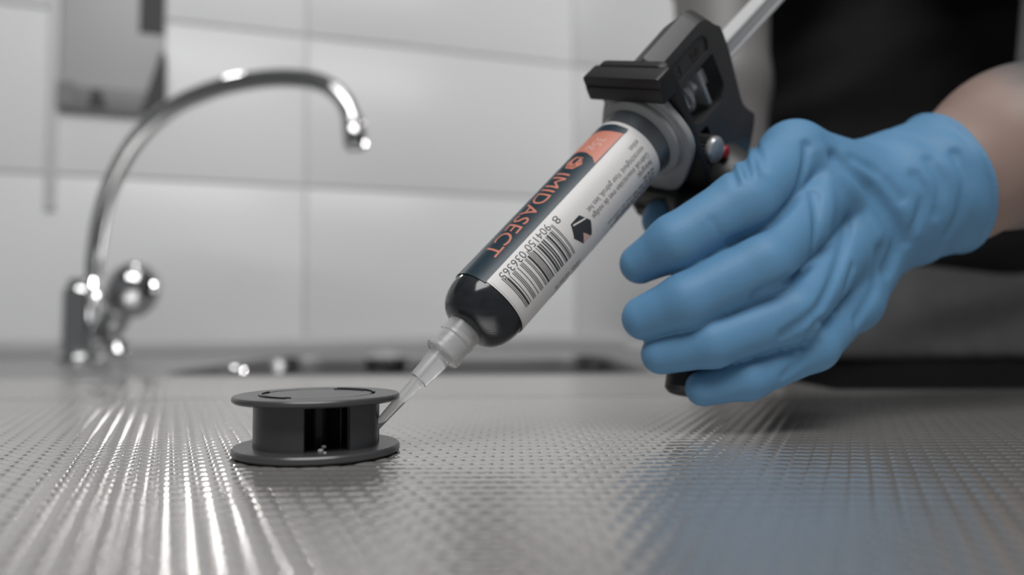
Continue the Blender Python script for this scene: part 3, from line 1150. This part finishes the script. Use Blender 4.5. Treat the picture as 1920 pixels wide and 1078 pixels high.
def glove_fn(P):
    P = P.astype(np.float32)
    d = glove_base(P)
    near = np.abs(d) < 6
    Q = P[near]
    if len(Q):
        dd = d[near]
        for pts_, r, dp in FP:
            q = polydist(Q, pts_)
            dd = dd + 1.3 * dp * np.exp(-(q / (0.85 * r)) ** 2)
        for pts_, r, dp in RP:
            q = polydist(Q, pts_)
            dd = dd - dp * np.exp(-(q / r) ** 2)
        # crumpled cuff
        along = (Q - CEND.astype(np.float32)) @ CUFD.astype(np.float32)
        wv = np.clip((along + 45) / 25, 0, 1)
        dd = dd + wv * (0.45 * np.sin(along * 0.42 + Q[:, 2] * 0.11) * np.sin(Q[:, 1] * 0.17 + Q[:, 2] * 0.13))
        dd = dd - 0.9 * np.exp(-((along + 1.4) / 1.3) ** 2)            # rolled bead at the end of the cuff
        d[near] = dd
    along = (P - CEND.astype(np.float32)) @ CUFD.astype(np.float32)
    return smax(d, along, 1.0)


gl = mknet('glove', glove_fn, (30, 222, 1), (225, 352, 150), 0.8, M['glove'], PE, relax=1)
gl['label'] = 'crumpled blue nitrile glove'

# body: tattooed forearm, upper arm, torso, the other arm leaning on the worktop -----
ARM = [pt(1690, 371, 304), pt(1775, 340, 307), pt(1905, 276, 322), pt(2080, 200, 372), A(372, 450, 260), A(420, 620, 440)]
ARMR = [23, 25.5, 33, 41, 46, 60]
ARM2 = [A(285, 735, 450), A(172, 600, 345), A(163, 562, 220), A(163, 556, 130), A(166, 548, 55)]
ARM2R = [55, 40, 33, 26, 22]


def torso_sdf(P, grow=0.0):
    q = P - A(450, 765, 0).astype(np.float32)
    x, y = q[..., 0] / 1.5, q[..., 1]
    r = np.sqrt(x * x + y * y)
    return (r - (122 + grow)) * 0.85


def body_fn(P):
    P = P.astype(np.float32)
    d = chain(P, ARM, ARMR, 10)
    d = smin(d, chain(P, ARM2, ARM2R, 10), 15)
    t = torso_sdf(P, -12)
    t = smax(t, np.abs(P[..., 2] - 240) - 300, 30)
    d = smin(d, t, 30)
    # the other hand: palm and five fingers flat on the steel
    pal = cap_sdf(P, A(166, 548, 55), A(150, 530, 22), 20, 17)
    d = smin(d, pal, 8)
    for i, (fx, L_) in enumerate(((-34, 66), (-14, 82), (6, 78), (24, 62))):
        b_ = A(152 + fx * 0.5, 518, 20)
        m_ = A(150 + fx * 0.7, 518 - L_ * 0.4, 22)
        e_ = A(148 + fx * 0.8, 518 - L_ * 0.7, 9)
        d = smin(d, chain(P, [b_, m_, e_], [9, 8.5, 7], 2), 3)
    d = smin(d, chain(P, [A(152, 535, 30), A(132, 522, 18), A(124, 500, 9)], [11, 9, 7.5], 2), 4)
    return d


mknet('body', body_fn, (84, 236, -80), (680, 920, 600), 3.4, M['skin'], PE, relax=2)


def folds(P):
    x, y, z = P[..., 0], P[..., 1], P[..., 2]
    k = z - 0.33 * x
    return (5 * np.sin(k * 0.055 + 1.5 * np.sin(x * 0.012)) + 3 * np.sin(k * 0.13 + x * 0.02 + y * 0.015) * np.sin(x * 0.017 + 0.7)
            + 2.0 * np.sin(x * 0.06 + z * 0.02))


def shirt_fn(P):
    P = P.astype(np.float32)
    d = torso_sdf(P, 10)
    d = smax(d, np.abs(P[..., 2] - 330) - 255, 30)
    d = smin(d, chain(P, [A(385, 530, 345), ARM[5]], [60, 78], 10), 25)
    d = smin(d, chain(P, [ARM2[0], ARM2[1]], [70, 52], 10), 25)
    d = d - 0.9 * folds(P)
    hem = 44 + 0.09 * (P[..., 0] - 400) + 4 * np.sin(P[..., 0] * 0.03)
    d = smax(d, hem - P[..., 2], 3)
    d = smax(d, -((P - ARM2[1].astype(np.float32)) @ nrm(A(0.1, 0.25, 1)).astype(np.float32) + 58) - 0, 3) if False else d
    return d


mknet('shirt', shirt_fn, (84, 380, 10), (700, 940, 640), 5.0, M['shirt'], PE, relax=1)


def under_fn(P):
    P = P.astype(np.float32)
    d = torso_sdf(P, 4) - 0.5 * folds(P)
    return smax(smax(d, 6 + 0.02 * (P[..., 0] - 400) - P[..., 2], 3), P[..., 2] - 120, 5)


u_ = mknet('undershirt', under_fn, (200, 560, -10), (720, 960, 130), 5.0, M['under'], PE)
u_['label'] = 'grey undershirt hem'


def trous_fn(P):
    P = P.astype(np.float32)
    d = torso_sdf(P, 0)
    d = smax(d, np.abs(P[..., 2] + 60) - 80, 20)
    d = smin(d, chain(P, [A(350, 770, -120), A(345, 765, -500), A(345, 770, -905)], [95, 75, 60], 10), 40)
    d = smin(d, chain(P, [A(550, 770, -120), A(555, 765, -500), A(555, 770, -905)], [95, 75, 60], 10), 40)
    d = d - 0.4 * folds(P)
    return smax(d, FLOOR - P[..., 2], 2)


mknet('trousers', trous_fn, (220, 600, -910), (690, 920, 40), 9.0, M['trous'], PE)
